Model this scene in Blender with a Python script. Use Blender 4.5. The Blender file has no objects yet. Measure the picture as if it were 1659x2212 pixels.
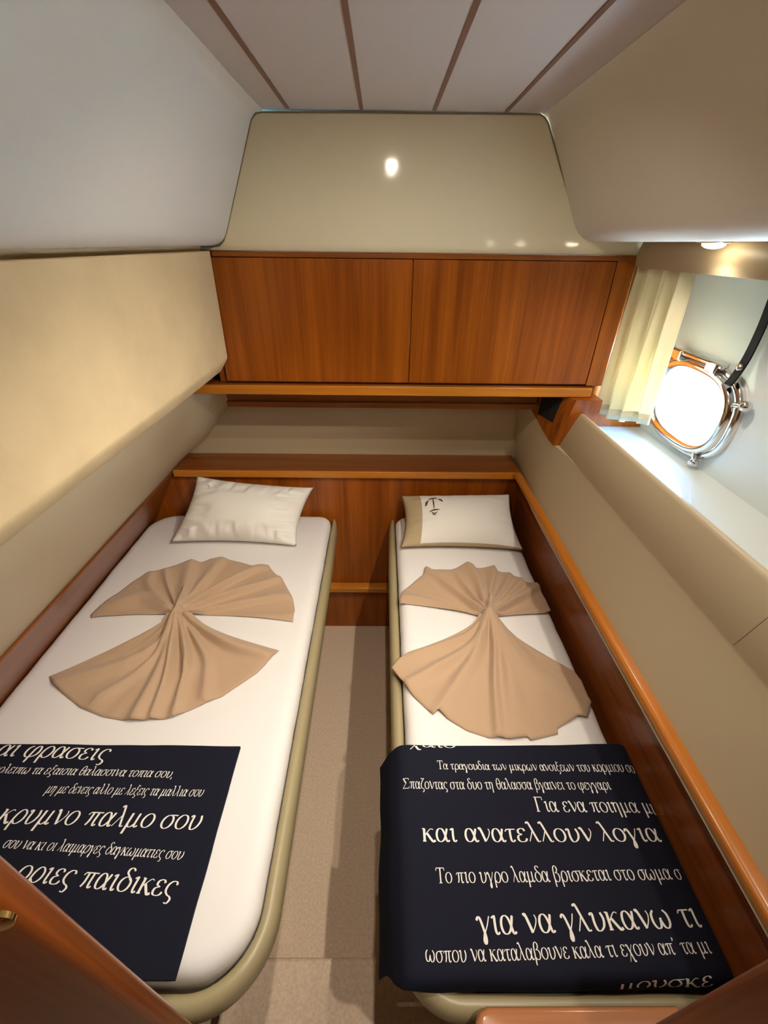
import bpy, bmesh, math, random
import numpy as np
from mathutils import Vector, Matrix, noise
random.seed(7)
sc = bpy.context.scene
col = sc.collection

# ------------------------------------------------------------------ camera, world, exposure
H = 2.055                      # eye height above the cabin sole; all shapes below are written relative to the eye
cam_d = bpy.data.cameras.new('camera')
cam = bpy.data.objects.new('camera', cam_d); col.objects.link(cam)
cam_d.sensor_fit = 'VERTICAL'; cam_d.sensor_height = 36.0; cam_d.lens = 36.0 * 920.0 / 2212.0
cam_d.clip_start = 0.01; cam_d.clip_end = 100
_d = Vector(((826 - 829.5) / 920.0, -(524 - 1106.0) / 920.0, 1.0)).normalized()
_r = math.radians(0.7)
_x = Vector((math.cos(_r), -math.sin(_r), 0)); _x = (_x - _d * _x.dot(_d)).normalized()
_z = -_x.cross(_d)
# rows = world axes seen in camera coordinates (right, up, forward)
right = Vector((_x[0], _d[0], _z[0])); up = Vector((_x[1], _d[1], _z[1])); fwd = Vector((_x[2], _d[2], _z[2]))
m = Matrix.Identity(4)
for i in range(3):
    m[i][0] = right[i]; m[i][1] = up[i]; m[i][2] = -fwd[i]
m[2][3] = H
cam.matrix_world = m
sc.camera = cam

sc.view_settings.view_transform = 'Standard'
sc.view_settings.look = 'None'
sc.view_settings.gamma = 1.0
sc.view_settings.use_curve_mapping = False
sc.view_settings.exposure = 0.0

LAMP = (1.0, 0.90, 0.78)
SOFFIT_W, CEIL_W, SIDE_W = 9.0, 28.0, 43.0
TILT_IN = 14.0              # the soffit lamps are gimballed, turned in towards the cabin
SKY = 110.0

w = bpy.data.worlds.new('harbour_daylight'); sc.world = w; w.use_nodes = True
nt = w.node_tree; nt.nodes.clear()
o_ = nt.nodes.new('ShaderNodeOutputWorld'); bg = nt.nodes.new('ShaderNodeBackground')
tc = nt.nodes.new('ShaderNodeTexCoord'); sep = nt.nodes.new('ShaderNodeSeparateXYZ')
rmp = nt.nodes.new('ShaderNodeValToRGB'); mp = nt.nodes.new('ShaderNodeMapRange')
mp.inputs['From Min'].default_value = -1; mp.inputs['From Max'].default_value = 1
nt.links.new(tc.outputs['Generated'], sep.inputs[0]); nt.links.new(sep.outputs['Z'], mp.inputs[0])
nt.links.new(mp.outputs[0], rmp.inputs[0])
e = rmp.color_ramp.elements
e[0].position = 0.0; e[0].color = (0.78, 0.92, 1.0, 1)
e[1].position = 1.0; e[1].color = (0.04, 0.12, 0.32, 1)
n_ = e.new(0.5); n_.color = (0.80, 0.93, 1.0, 1)
n_ = e.new(0.56); n_.color = (0.08, 0.20, 0.42, 1)
nt.links.new(rmp.outputs[0], bg.inputs[0]); bg.inputs[1].default_value = SKY
nt.links.new(bg.outputs[0], o_.inputs[0])

# ------------------------------------------------------------------ materials
def srgb(r, g, b):
    f = lambda c: (c / 255 / 12.92) if c / 255 <= 0.04045 else ((c / 255 + 0.055) / 1.055) ** 2.4
    return (f(r), f(g), f(b), 1)

def mat(name, colr, rough=0.5, metal=0.0, bump=0.0, bscale=200.0, spec=0.5, coat=0.0, var=0.0, vscale=3.0, sheen=0.0, stretch=None):
    m = bpy.data.materials.new(name); m.use_nodes = True
    nt = m.node_tree; b = nt.nodes['Principled BSDF']
    c = tuple(colr) if len(colr) == 4 else tuple(colr) + (1,)
    b.inputs['Base Color'].default_value = c
    b.inputs['Roughness'].default_value = rough; b.inputs['Metallic'].default_value = metal
    b.inputs['Specular IOR Level'].default_value = spec
    b.inputs['Coat Weight'].default_value = coat; b.inputs['Coat Roughness'].default_value = 0.08
    b.inputs['Sheen Weight'].default_value = sheen
    tc = nt.nodes.new('ShaderNodeTexCoord')
    src = tc.outputs['Object']
    if stretch:
        mpn = nt.nodes.new('ShaderNodeMapping'); mpn.inputs['Scale'].default_value = stretch
        nt.links.new(src, mpn.inputs[0]); src = mpn.outputs[0]
    if var > 0:
        nz = nt.nodes.new('ShaderNodeTexNoise'); nz.inputs['Scale'].default_value = vscale; nz.inputs['Detail'].default_value = 3
        rp = nt.nodes.new('ShaderNodeValToRGB')
        rp.color_ramp.elements[0].position = 0.3; rp.color_ramp.elements[1].position = 0.7
        rp.color_ramp.elements[0].color = tuple(x * (1 - var) for x in c[:3]) + (1,)
        rp.color_ramp.elements[1].color = tuple(min(1, x * (1 + var)) for x in c[:3]) + (1,)
        nt.links.new(src, nz.inputs['Vector']); nt.links.new(nz.outputs['Fac'], rp.inputs[0])
        nt.links.new(rp.outputs[0], b.inputs['Base Color'])
    if bump > 0:
        nz = nt.nodes.new('ShaderNodeTexNoise'); nz.inputs['Scale'].default_value = bscale; nz.inputs['Detail'].default_value = 4
        bp = nt.nodes.new('ShaderNodeBump'); bp.inputs['Strength'].default_value = bump; bp.inputs['Distance'].default_value = 0.01
        nt.links.new(src, nz.inputs['Vector']); nt.links.new(nz.outputs['Fac'], bp.inputs['Height'])
        nt.links.new(bp.outputs[0], b.inputs['Normal'])
    return m

def wood(name, c0, c1, axis='Z', rough=0.30, dens=26.0, coat=0.15):
    m = bpy.data.materials.new(name); m.use_nodes = True
    nt = m.node_tree; b = nt.nodes['Principled BSDF']
    b.inputs['Roughness'].default_value = rough; b.inputs['Specular IOR Level'].default_value = 0.35
    b.inputs['Coat Weight'].default_value = coat; b.inputs['Coat Roughness'].default_value = 0.12
    tc = nt.nodes.new('ShaderNodeTexCoord'); mpn = nt.nodes.new('ShaderNodeMapping')
    s = {'X': (1.1, dens, dens), 'Y': (dens, 1.1, dens), 'Z': (dens, dens, 1.1)}[axis]
    mpn.inputs['Scale'].default_value = s
    nt.links.new(tc.outputs['Object'], mpn.inputs[0])
    n1 = nt.nodes.new('ShaderNodeTexNoise'); n1.inputs['Scale'].default_value = 1.0; n1.inputs['Detail'].default_value = 5
    n1.inputs['Roughness'].default_value = 0.55; n1.inputs['Distortion'].default_value = 0.35
    nt.links.new(mpn.outputs[0], n1.inputs['Vector'])
    mp2 = nt.nodes.new('ShaderNodeMapping')
    mp2.inputs['Scale'].default_value = tuple(k * (7 if k > 2 else 3) for k in s)
    nt.links.new(tc.outputs['Object'], mp2.inputs[0])
    n2 = nt.nodes.new('ShaderNodeTexNoise'); n2.inputs['Scale'].default_value = 1.0; n2.inputs['Detail'].default_value = 3
    nt.links.new(mp2.outputs[0], n2.inputs['Vector'])
    mx = nt.nodes.new('ShaderNodeMath'); mx.operation = 'MULTIPLY_ADD'
    nt.links.new(n2.outputs['Fac'], mx.inputs[0]); mx.inputs[1].default_value = 0.35
    ad = nt.nodes.new('ShaderNodeMath'); ad.operation = 'MULTIPLY'; ad.inputs[1].default_value = 0.65
    nt.links.new(n1.outputs['Fac'], ad.inputs[0]); nt.links.new(ad.outputs[0], mx.inputs[2])
    rp = nt.nodes.new('ShaderNodeValToRGB')
    rp.color_ramp.elements[0].position = 0.36; rp.color_ramp.elements[0].color = tuple(c0) + (1,)
    rp.color_ramp.elements[1].position = 0.64; rp.color_ramp.elements[1].color = tuple(c1) + (1,)
    nt.links.new(mx.outputs[0], rp.inputs[0]); nt.links.new(rp.outputs[0], b.inputs['Base Color'])
    bp = nt.nodes.new('ShaderNodeBump'); bp.inputs['Strength'].default_value = 0.05; bp.inputs['Distance'].default_value = 0.004
    nt.links.new(mx.outputs[0], bp.inputs['Height']); nt.links.new(bp.outputs[0], b.inputs['Normal'])
    return m

M = {}
M['gelcoat'] = mat('cream_gelcoat', (0.84, 0.77, 0.56), 0.07, spec=0.5)
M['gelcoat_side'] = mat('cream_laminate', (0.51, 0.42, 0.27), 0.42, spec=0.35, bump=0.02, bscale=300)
M['hull'] = mat('white_gelcoat', (0.66, 0.70, 0.67), 0.12, spec=0.5)
M['fabric'] = mat('beige_fabric', (0.62, 0.465, 0.265), 0.85, bump=0.10, bscale=420, spec=0.15, var=0.05, vscale=9)
M['headliner'] = mat('white_vinyl', (0.68, 0.645, 0.575), 0.5, bump=0.02, bscale=380, spec=0.3)
M['headliner_r'] = M['headliner']
M['ceiling'] = mat('ceiling_laminate', (0.53, 0.475, 0.44), 0.5, spec=0.3)
M['strip'] = mat('brown_strip', (0.16, 0.075, 0.045), 0.5)
M['gasket'] = mat('dark_gasket', (0.22, 0.18, 0.09), 0.6)
M['wood'] = wood('teak_upright', (0.21, 0.047, 0.003), (0.38, 0.100, 0.007), 'Z')
M['wood_dark'] = wood('dark_teak_upright', (0.10, 0.022, 0.003), (0.19, 0.046, 0.007), 'Z')
M['wood_x'] = wood('teak_across', (0.17, 0.042, 0.005), (0.30, 0.088, 0.012), 'X')
M['wood_y'] = wood('teak_along', (0.15, 0.036, 0.006), (0.26, 0.072, 0.012), 'Y')
M['trim_x'] = wood('light_teak_across', (0.46, 0.155, 0.012), (0.60, 0.215, 0.020), 'X', dens=40)
M['trim_y'] = wood('light_teak_along', (0.42, 0.135, 0.012), (0.55, 0.185, 0.020), 'Y', dens=40)
M['wood_gloss'] = wood('varnished_pale_teak', (0.40, 0.16, 0.065), (0.50, 0.21, 0.09), 'X', rough=0.2, coat=0.6)
M['carpet'] = mat('beige_carpet', (0.76, 0.58, 0.42), 0.95, bump=0.5, bscale=260, spec=0.05, var=0.10, vscale=120)
M['vinyl'] = mat('olive_cream_vinyl', (0.35, 0.29, 0.16), 0.38, bump=0.03, bscale=300)
M['sheet'] = mat('white_sheet', (0.79, 0.765, 0.735), 0.75, bump=0.16, bscale=1.6, spec=0.2, stretch=(2.2, 9, 3))
M['pillow'] = mat('white_cotton', (0.83, 0.80, 0.73), 0.7, bump=0.05, bscale=10, spec=0.25, sheen=0.1)
M['pillow_tan'] = mat('tan_cotton', (0.48, 0.37, 0.22), 0.8, bump=0.05, bscale=30, spec=0.2)
M['towel'] = mat('tan_towel', (0.49, 0.335, 0.212), 0.95, bump=0.25, bscale=500, spec=0.08, sheen=0.25)
M['navy'] = mat('navy_cloth', (0.010, 0.011, 0.020), 0.85, bump=0.06, bscale=500, spec=0.12)
M['print'] = mat('white_print', (0.80, 0.76, 0.70), 0.8, spec=0.1)
M['thread'] = mat('brown_thread', (0.10, 0.035, 0.02), 0.8)
M['chrome'] = mat('chrome', (0.75, 0.72, 0.70), 0.10, metal=1.0)
M['brass'] = mat('polished_brass', (0.80, 0.56, 0.22), 0.14, metal=1.0)
M['black'] = mat('black_leather', (0.006, 0.005, 0.007), 0.7, spec=0.2)
M['void'] = mat('black_vent', (0.006, 0.005, 0.005), 0.9)
M['bronze'] = mat('stud_steel', (0.55, 0.48, 0.40), 0.25, metal=1.0)

def emis(name, c, s):
    m = bpy.data.materials.new(name); m.use_nodes = True
    nt = m.node_tree; nt.nodes.clear()
    o = nt.nodes.new('ShaderNodeOutputMaterial'); e = nt.nodes.new('ShaderNodeEmission')
    e.inputs[0].default_value = tuple(c) + (1,); e.inputs[1].default_value = s
    nt.links.new(e.outputs[0], o.inputs[0]); return m
M['lens'] = emis('lamp_lens', (1.0, 0.85, 0.6), 30.0)

def glass():
    m = bpy.data.materials.new('porthole_glass'); m.use_nodes = True
    nt = m.node_tree; nt.nodes.clear()
    o = nt.nodes.new('ShaderNodeOutputMaterial'); t = nt.nodes.new('ShaderNodeBsdfTransparent'); g = nt.nodes.new('ShaderNodeBsdfGlossy')
    t.inputs[0].default_value = (0.95, 0.98, 1.0, 1)
    g.inputs['Roughness'].default_value = 0.02
    mx = nt.nodes.new('ShaderNodeMixShader'); mx.inputs[0].default_value = 0.06
    nt.links.new(t.outputs[0], mx.inputs[1]); nt.links.new(g.outputs[0], mx.inputs[2]); nt.links.new(mx.outputs[0], o.inputs[0])
    return m
M['glass'] = glass()

def curtain_mat():
    m = bpy.data.materials.new('cream_curtain_cloth'); m.use_nodes = True
    nt = m.node_tree; nt.nodes.clear()
    o = nt.nodes.new('ShaderNodeOutputMaterial'); d = nt.nodes.new('ShaderNodeBsdfDiffuse'); t = nt.nodes.new('ShaderNodeBsdfTranslucent')
    d.inputs[0].default_value = (0.80, 0.73, 0.53, 1); t.inputs[0].default_value = (0.84, 0.76, 0.52, 1)
    mx = nt.nodes.new('ShaderNodeMixShader'); mx.inputs[0].default_value = 0.32
    nt.links.new(d.outputs[0], mx.inputs[1]); nt.links.new(t.outputs[0], mx.inputs[2]); nt.links.new(mx.outputs[0], o.inputs[0])
    return m
M['curtain'] = curtain_mat()

# ------------------------------------------------------------------ mesh helpers
class MB:
    """collects faces in eye-relative coordinates; build() links them as ONE mesh object"""
    def __init__(s): s.v = []; s.f = []; s.mi = []
    def add(s, verts, faces, mi=0):
        n = len(s.v); s.v += [tuple(p) for p in verts]
        for f in faces: s.f.append([i + n for i in f]); s.mi.append(mi)
    def box(s, x0, x1, y0, y1, z0, z1, mi=0):
        v = [(x, y, z) for x in (x0, x1) for y in (y0, y1) for z in (z0, z1)]
        s.add(v, [(0, 1, 3, 2), (4, 6, 7, 5), (0, 4, 5, 1), (2, 3, 7, 6), (0, 2, 6, 4), (1, 5, 7, 3)], mi)
    def prism(s, prof, y0, y1, mi=0):
        """closed (x,z) polygon extruded along y"""
        n = len(prof)
        v = [(x, y0, z) for x, z in prof] + [(x, y1, z) for x, z in prof]
        f = [(i, (i + 1) % n, n + (i + 1) % n, n + i) for i in range(n)]
        s.add(v, f + [tuple(range(n))[::-1], tuple(range(n, 2 * n))], mi)
    def loft(s, rings, closed=True, caps=True, mi=0):
        n = len(rings[0]); v = [p for r in rings for p in r]; f = []
        for k in range(len(rings) - 1):
            for i in range(n if closed else n - 1):
                j = (i + 1) % n
                f.append((k * n + i, k * n + j, (k + 1) * n + j, (k + 1) * n + i))
        if caps and closed:
            f.append(tuple(range(n))[::-1]); f.append(tuple(range((len(rings) - 1) * n, len(rings) * n)))
        s.add(v, f, mi)
    def tube(s, pts, r, seg=12, mi=0):
        pts = [Vector(p) for p in pts]; rings = []
        for i, p in enumerate(pts):
            t = (pts[min(i + 1, len(pts) - 1)] - pts[max(i - 1, 0)]).normalized()
            a = t.orthogonal().normalized() if i == 0 else (a - t * a.dot(t)).normalized()
            b = t.cross(a); rr = r[i] if isinstance(r, (list, tuple)) else r
            rings.append([p + a * rr * math.cos(2 * math.pi * k / seg) + b * rr * math.sin(2 * math.pi * k / seg) for k in range(seg)])
        s.loft(rings, mi=mi)
    def build(s, name, mats, parent=None, smooth=False, bevel=0.0, seg=2, solid=0.0, angle=35):
        me = bpy.data.meshes.new(name)
        base = Vector((0, 0, 0))
        me.from_pydata([(x, y, z + H) for x, y, z in s.v], [], s.f)
        if not isinstance(mats, (list, tuple)): mats = [mats]
        for k in mats: me.materials.append(M[k] if isinstance(k, str) else k)
        for p, k in zip(me.polygons, s.mi): p.material_index = k
        bm = bmesh.new(); bm.from_mesh(me); bmesh.ops.recalc_face_normals(bm, faces=bm.faces[:]); bm.to_mesh(me); bm.free()
        o = bpy.data.objects.new(name, me); col.objects.link(o)
        if bevel > 0:
            b = o.modifiers.new('bevel', 'BEVEL'); b.width = bevel; b.segments = seg; b.limit_method = 'ANGLE'; b.angle_limit = math.radians(30)
        if solid: 
            b = o.modifiers.new('solid', 'SOLIDIFY'); b.thickness = abs(solid); b.offset = -1 if solid > 0 else 1
        if smooth or bevel > 0:
            for p in me.polygons: p.use_smooth = True
            if not smooth or angle:
                try: me.set_sharp_from_angle(angle=math.radians(angle))
                except Exception: pass
        if parent is not None:
            o.parent = parent
            o.matrix_parent_inverse = parent.matrix_basis.inverted()
        return o

def box(name, b, mats, parent=None, bevel=0.0, **k):
    q = MB(); q.box(*b); return q.build(name, mats, parent, bevel=bevel, **k)
def tag(o, label, cat, group=None):
    o['label'] = label; o['category'] = cat
    if group: o['group'] = group
    return o
def struct(o, label=None, cat=None):
    o['kind'] = 'structure'
    if label: o['label'] = label
    if cat: o['category'] = cat
    return o
def empty(name, loc, label, cat, group=None):
    o = bpy.data.objects.new(name, None); col.objects.link(o)
    o.location = (loc[0], loc[1], loc[2] + H); o.empty_display_size = 0.05
    return tag(o, label, cat, group)

def smooth_pts(pts, n=8, closed=False):
    """Catmull-Rom through 2-D or 3-D points"""
    P = [tuple(p) for p in pts]; out = []; N = len(P)
    rng = range(N if closed else N - 1)
    for i in rng:
        g = (lambda k: P[k % N]) if closed else (lambda k: P[min(max(k, 0), N - 1)])
        p0, p1, p2, p3 = g(i - 1), g(i), g(i + 1), g(i + 2)
        for k in range(n):
            t = k / n
            out.append(tuple(0.5 * (2 * b + (c - a) * t + (2 * a - 5 * b + 4 * c - d) * t * t + (3 * b - a - 3 * c + d) * t ** 3)
                             for a, b, c, d in zip(p0, p1, p2, p3)))
    if not closed: out.append(P[-1])
    return out

def rrect(x0, x1, y0, y1, r, seg=10, d=0.0):
    """rounded rectangle; r = radii at (x0,y0),(x1,y0),(x1,y1),(x0,y1); d = inset"""
    x0 += d; x1 -= d; y0 += d; y1 -= d; r = [max(k - d, 0.002) for k in r]
    out = []
    for (cx, cy, a0, k) in ((x0 + r[0], y0 + r[0], 180, 0), (x1 - r[1], y0 + r[1], 270, 1), (x1 - r[2], y1 - r[2], 0, 2), (x0 + r[3], y1 - r[3], 90, 3)):
        for i in range(seg + 1):
            a = math.radians(a0 + 90 * i / seg)
            out.append((cx + r[k] * math.cos(a), cy + r[k] * math.sin(a)))
    return out

# ================================================================== THE SHELL
Y0 = -1.15                      # the cabin ends behind the photographer
FLOOR = -H
q = MB(); q.box(-1.45, 1.3, Y0, 2.2, FLOOR - 0.05, FLOOR)
struct(q.build('floor', 'carpet'), 'beige carpet on the cabin sole between the berths', 'floor')
q = MB(); q.box(-0.46, 0.30, Y0, 0.385, FLOOR, -1.90)
struct(q.build('floor_step', 'carpet', bevel=0.012), 'raised carpeted step at the near end of the aisle', 'floor')

ZC = 0.342
q = MB(); q.box(-0.372, 0.50, Y0, 1.80, ZC, ZC + 0.03)
ce = struct(q.build('ceiling', 'ceiling'), 'pale ceiling panel with brown strips', 'ceiling')
for i, xs in enumerate((-0.2905, -0.0665, 0.1552, 0.3755)):
    t = box('trim_%d' % (i + 1), (xs - 0.0058, xs + 0.0058, Y0, 1.745, ZC - 0.002, ZC + 0.004), 'strip')
    struct(t, 'brown strip set lengthwise into the ceiling, %s from the left' % ('first', 'second', 'third', 'fourth')[i], 'trim')

# sloping side headliners
def shell(name, prof, thick_pts, y0, y1, m, **k):
    q = MB(); q.prism(prof + thick_pts, y0, y1); return q.build(name, m, smooth=True, angle=50, **k)
pl = [(-0.640, -0.006), (-0.612, -0.014), (-0.590, -0.015), (-0.572, -0.010), (-0.556, 0.000), (-0.545, 0.013), (-0.535, 0.032),
      (-0.455, 0.212), (-0.412, 0.310), (-0.403, 0.325), (-0.391, 0.335), (-0.372, 0.3395)]
struct(shell('ceiling_left', pl, [(-0.372, 0.42), (-0.64, 0.42)], Y0, 1.775, 'headliner'), 'smooth white sloping headliner above the fabric panel', 'ceiling')
pr = [(0.495, 0.3405), (0.508, 0.334), (0.519, 0.318), (0.528, 0.300), (0.648, 0.078), (0.662, 0.054), (0.678, 0.034), (0.700, 0.019), (0.728, 0.012), (0.760, 0.010), (0.97, 0.012)]
struct(shell('ceiling_right', pr, [(0.97, 0.42), (0.495, 0.42)], Y0, 1.775, 'headliner_r'), 'smooth sloping headliner above the porthole recess', 'ceiling')

# back bulkhead above the lockers (glossy, with rounded corners and a dark gasket line)
YW = 1.76
tl = [(-0.720, -0.030), (0.962, -0.030), (0.962, 0.0155), (0.760, 0.0175), (0.715, 0.021), (0.688, 0.034), (0.667, 0.056), (0.512, 0.318), (0.500, 0.331), (0.482, 0.3385),
      (-0.370, 0.3345), (-0.392, 0.331), (-0.408, 0.316), (-0.536, 0.030), (-0.552, 0.000), (-0.570, -0.016), (-0.600, -0.019), (-0.720, -0.020)]
q = MB(); q.prism(tl, YW, YW + 0.04)
struct(q.build('wall_back', 'gelcoat', bevel=0.003), 'glossy cream bulkhead above the wooden lockers', 'wall')
q = MB(); q.tube([(x, YW - 0.001, z) for x, z in tl[3:-1]], 0.0019, seg=8)
struct(q.build('trim_5', 'gasket', smooth=True), 'thin dark gasket round the back bulkhead', 'trim')
box_b = box('wall_back_niche', (-1.15, 0.80, 2.09, 2.12, -1.02, -0.50), 'gelcoat_side')
struct(box_b, 'cream back wall of the niche above the headboard shelf', 'wall')
box_o = box('wall_back_outer', (-1.45, 1.3, 2.12, 2.16, FLOOR, ZC + 0.08), 'gelcoat_side'); struct(box_o, 'bulkhead behind the headboard', 'wall')

# left side wall: leans inwards, curves at the niche
def lw(z, t):
    xs = -1.041 + 0.58 * -(z + 0.971) * -1.0
    xs = -1.041 + 0.58 * (z + 0.971)
    zb = [(-0.50, -0.640), (-0.60, -0.690), (-0.72, -0.782), (-0.867, -0.906), (-0.955, -1.029), (-1.45, -1.318)]
    xb = zb[-1][1]
    if z >= zb[0][0]: xb = zb[0][1]
    else:
        for (za, xa), (zc, xc) in zip(zb, zb[1:]):
            if zc <= z <= za: xb = xa + (xc - xa) * (za - z) / (za - zc)
    return xs * (1 - t) + xb * t
zs = [-1.45, -1.2, -0.971, -0.92, -0.867, -0.79, -0.72, -0.66, -0.60, -0.55, -0.50, -0.447]
rings = []
for y in [Y0, 0.0, 1.0, 1.72, 1.80, 1.88, 1.96, 2.03, 2.09]:
    t = min(max((y - 1.72) / 0.37, 0), 1); t = t * t * (3 - 2 * t)
    inner = [(lw(z, t), y, z) for z in zs]
    rings.append(inner + [(-1.42, y, -0.447), (-1.42, y, -1.45)])
q = MB(); q.loft(rings)
struct(q.build('wall_left', 'gelcoat_side', smooth=True, angle=40), 'cream side wall between the wooden board and the fabric panel', 'wall')
box_l = box('wall_left_outer', (-1.47, -1.42, Y0, 2.16, FLOOR, ZC + 0.08), 'gelcoat_side'); struct(box_l)
box_l = box('wall_left_recess', (-0.76, -0.632, Y0, 1.745, -0.05, 0.02), 'fabric'); struct(box_l, 'narrow strip between the fabric panel and the headliner', 'wall')
box_l = box('ceiling_left_deck', (-1.47, -0.55, Y0, 2.16, 0.03, 0.06), 'gelcoat_side'); struct(box_l)

# right side wall (leans outwards, curves in at the niche)
def rw(z, t):
    xs = 0.6875 + 0.375 * (z + 0.95)
    xb = 0.715 if z < -0.96 else 0.715 - 0.105 * (z + 0.96)
    return xs * (1 - t) + xb * t
def rtop(y):
    k = min(max((y - 1.69) / 0.40, 0), 1)
    return -0.7325 + 0.125 * k * k * (3 - 2 * k)
zs = [-1.0, -0.96, -0.90, -0.84, -0.78, -0.733]
rings = []
for y in [Y0, 0.0, 0.8, 1.45, 1.60, 1.69, 1.72, 1.84, 1.94, 2.02, 2.09]:
    t = min(max((y - 1.5) / 0.59, 0), 1); t = t * t * (3 - 2 * t)
    inner = [(rw(z, t), y, z) for z in zs]
    top = rtop(y)
    inner.append((rw(top, t), y, top + 0.0005))
    rings.append(inner + [(0.98, y, top + 0.0005), (0.98, y, -1.0)])
q = MB(); q.loft(rings)
struct(q.build('wall_right', 'gelcoat_side', smooth=True, angle=40), 'cream band of side wall just above the right berth rail', 'wall')
box_r = box('wall_right_outer', (0.98, 1.2, Y0, 2.16, FLOOR, -0.74), 'gelcoat_side'); struct(box_r)
# upper right panel with the rounded lip (stands a little proud of the band below)
def up_panel(y0, y1):
    out = []
    prof = [(0.770, -0.738), (0.768, -0.730), (0.8185, -0.600), (0.8225, -0.592), (0.829, -0.5885), (0.838, -0.590), (0.845, -0.597), (0.848, -0.608), (0.848, -0.700), (0.80, -0.738)]
    q = MB(); q.prism(prof, y0, y1); return q
q = up_panel(0.625, 1.70)
struct(q.build('wall_right_upper', 'gelcoat_side', smooth=True, angle=50), 'cream wall panel with a rounded lip below the porthole', 'wall')
q = up_panel(Y0, 0.623)
struct(q.build('wall_right_upper_near', 'gelcoat_side', smooth=True, angle=50), 'nearer cream wall panel beyond the fine joint line', 'wall')
box_s = box('trim_6', (0.850, 1.16, Y0, 1.807, -0.71, -0.682), 'hull', bevel=0.004); struct(box_s, 'glossy white sill below the porthole', 'sill')

# hull side with the porthole opening
PY, PZ, HX = 1.545, -0.498, 1.155
def oval(hy, hz, n=64, p=2.7, tilt=0.0):
    out = []
    for i in range(n):
        a = 2 * math.pi * i / n; c, s = math.cos(a), math.sin(a)
        y = hy * math.copysign(abs(c) ** (2 / p), c); z = hz * math.copysign(abs(s) ** (2 / p), s)
        ct, st = math.cos(tilt), math.sin(tilt)
        out.append((PY + y * ct - z * st, PZ + y * st + z * ct))
    return out
TILT = 0.03
inner = oval(0.196, 0.126, 96, tilt=TILT)
R = (Y0, 1.83, -0.76, 0.06)
outer = []
for y, z in inner:
    dy, dz = y - PY, z - PZ
    k = min(((R[1] - PY) / dy) if dy > 1e-9 else 1e9, ((R[0] - PY) / dy) if dy < -1e-9 else 1e9,
            ((R[3] - PZ) / dz) if dz > 1e-9 else 1e9, ((R[2] - PZ) / dz) if dz < -1e-9 else 1e9)
    outer.append((PY + dy * k, PZ + dz * k))
q = MB(); n = 96
q.add([(HX, y, z) for y, z in inner] + [(HX, y, z) for y, z in outer] + [(HX + 0.04, y, z) for y, z in inner],
      [(i, (i + 1) % n, n + (i + 1) % n, n + i) for i in range(n)] + [(i, (i + 1) % n, 2 * n + (i + 1) % n, 2 * n + i) for i in range(n)])
for (cy, cz) in ((R[0], R[2]), (R[0], R[3]), (R[1], R[2]), (R[1], R[3])):   # close the corners
    ks = sorted(range(n), key=lambda i: (outer[i][0] - cy) ** 2 + (outer[i][1] - cz) ** 2)
    a_ = min((i for i in ks if abs(outer[i][0] - cy) < 1e-6), key=lambda i: abs(outer[i][1] - cz))
    b_ = min((i for i in ks if abs(outer[i][1] - cz) < 1e-6), key=lambda i: abs(outer[i][0] - cy))
    q.add([(HX, *outer[a_]), (HX, *outer[b_]), (HX, cy, cz)], [(0, 1, 2)])
struct(q.build('wall_right_hull', 'hull'), 'glossy white hull side round the porthole', 'wall')
box_c = box('ceiling_recess', (0.96, 1.20, Y0, 1.83, -0.045, -0.02), 'hull'); struct(box_c, 'white underside of the side deck above the porthole', 'ceiling')
box_c = box('ceiling_right_deck', (0.965, 1.24, Y0, 2.16, 0.05, 0.075), 'gelcoat_side'); struct(box_c)
q = MB(); q.box(0.862, 1.155, 1.808, 1.83, -0.76, -0.02)
struct(q.build('wall_recess_end', 'wood'), 'reddish wooden end wall of the porthole recess', 'wall')
box_c = box('wall_front', (-1.47, 1.3, Y0 - 0.04, Y0, FLOOR, ZC + 0.08), 'wood'); struct(box_c, 'dark wooden bulkhead behind the photographer', 'wall')
box_c = box('ceiling_deck', (-0.60, 0.99, Y0, 2.16, ZC + 0.08, ZC + 0.12), 'gelcoat_side'); struct(box_c)
box_c = box('wall_back_header', (0.86, 1.24, 1.83, 2.12, -0.8, 0.05), 'gelcoat_side'); struct(box_c)

# pelmet above the curtain
pp = [(0.906, 0.011), (0.899, -0.012), (0.897, -0.030), (0.900, -0.052), (0.9065, -0.066), (0.9105, -0.0665), (0.905, -0.050), (0.902, -0.030), (0.905, -0.012), (0.913, 0.011)]
q = MB(); q.prism(pp, Y0, 1.748)
struct(q.build('trim_7', 'gelcoat_side', smooth=True, angle=50), 'rounded cream pelmet over the porthole recess', 'pelmet')

# ================================================================== PORTHOLE
def ring_loft(q, prof, n=96, mi=0):
    """prof: list of (half_y, half_z, x) - closed section swept round the oval"""
    rs = [[(x, y, z) for y, z in oval(hy, hz, n, tilt=TILT)] for hy, hz, x in prof]
    v = [p for r in rs for p in r]; f = []; k = len(prof)
    for a in range(k):
        b = (a + 1) % k
        f += [(a * n + i, a * n + (i + 1) % n, b * n + (i + 1) % n, b * n + i) for i in range(n)]
    q.add(v, f, mi)
q = MB()
ring_loft(q, [(0.240, 0.166, HX + 0.0), (0.240, 0.166, HX - 0.014), (0.233, 0.160, HX - 0.020), (0.222, 0.149, HX - 0.020), (0.216, 0.144, HX - 0.012), (0.205, 0.134, HX - 0.004), (0.205, 0.134, HX + 0.03), (0.215, 0.144, HX + 0.03)])
win = struct(q.build('window_1', 'chrome', smooth=True, angle=60), 'chrome framed oval porthole in the white hull side', 'porthole')
q = MB()
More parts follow.
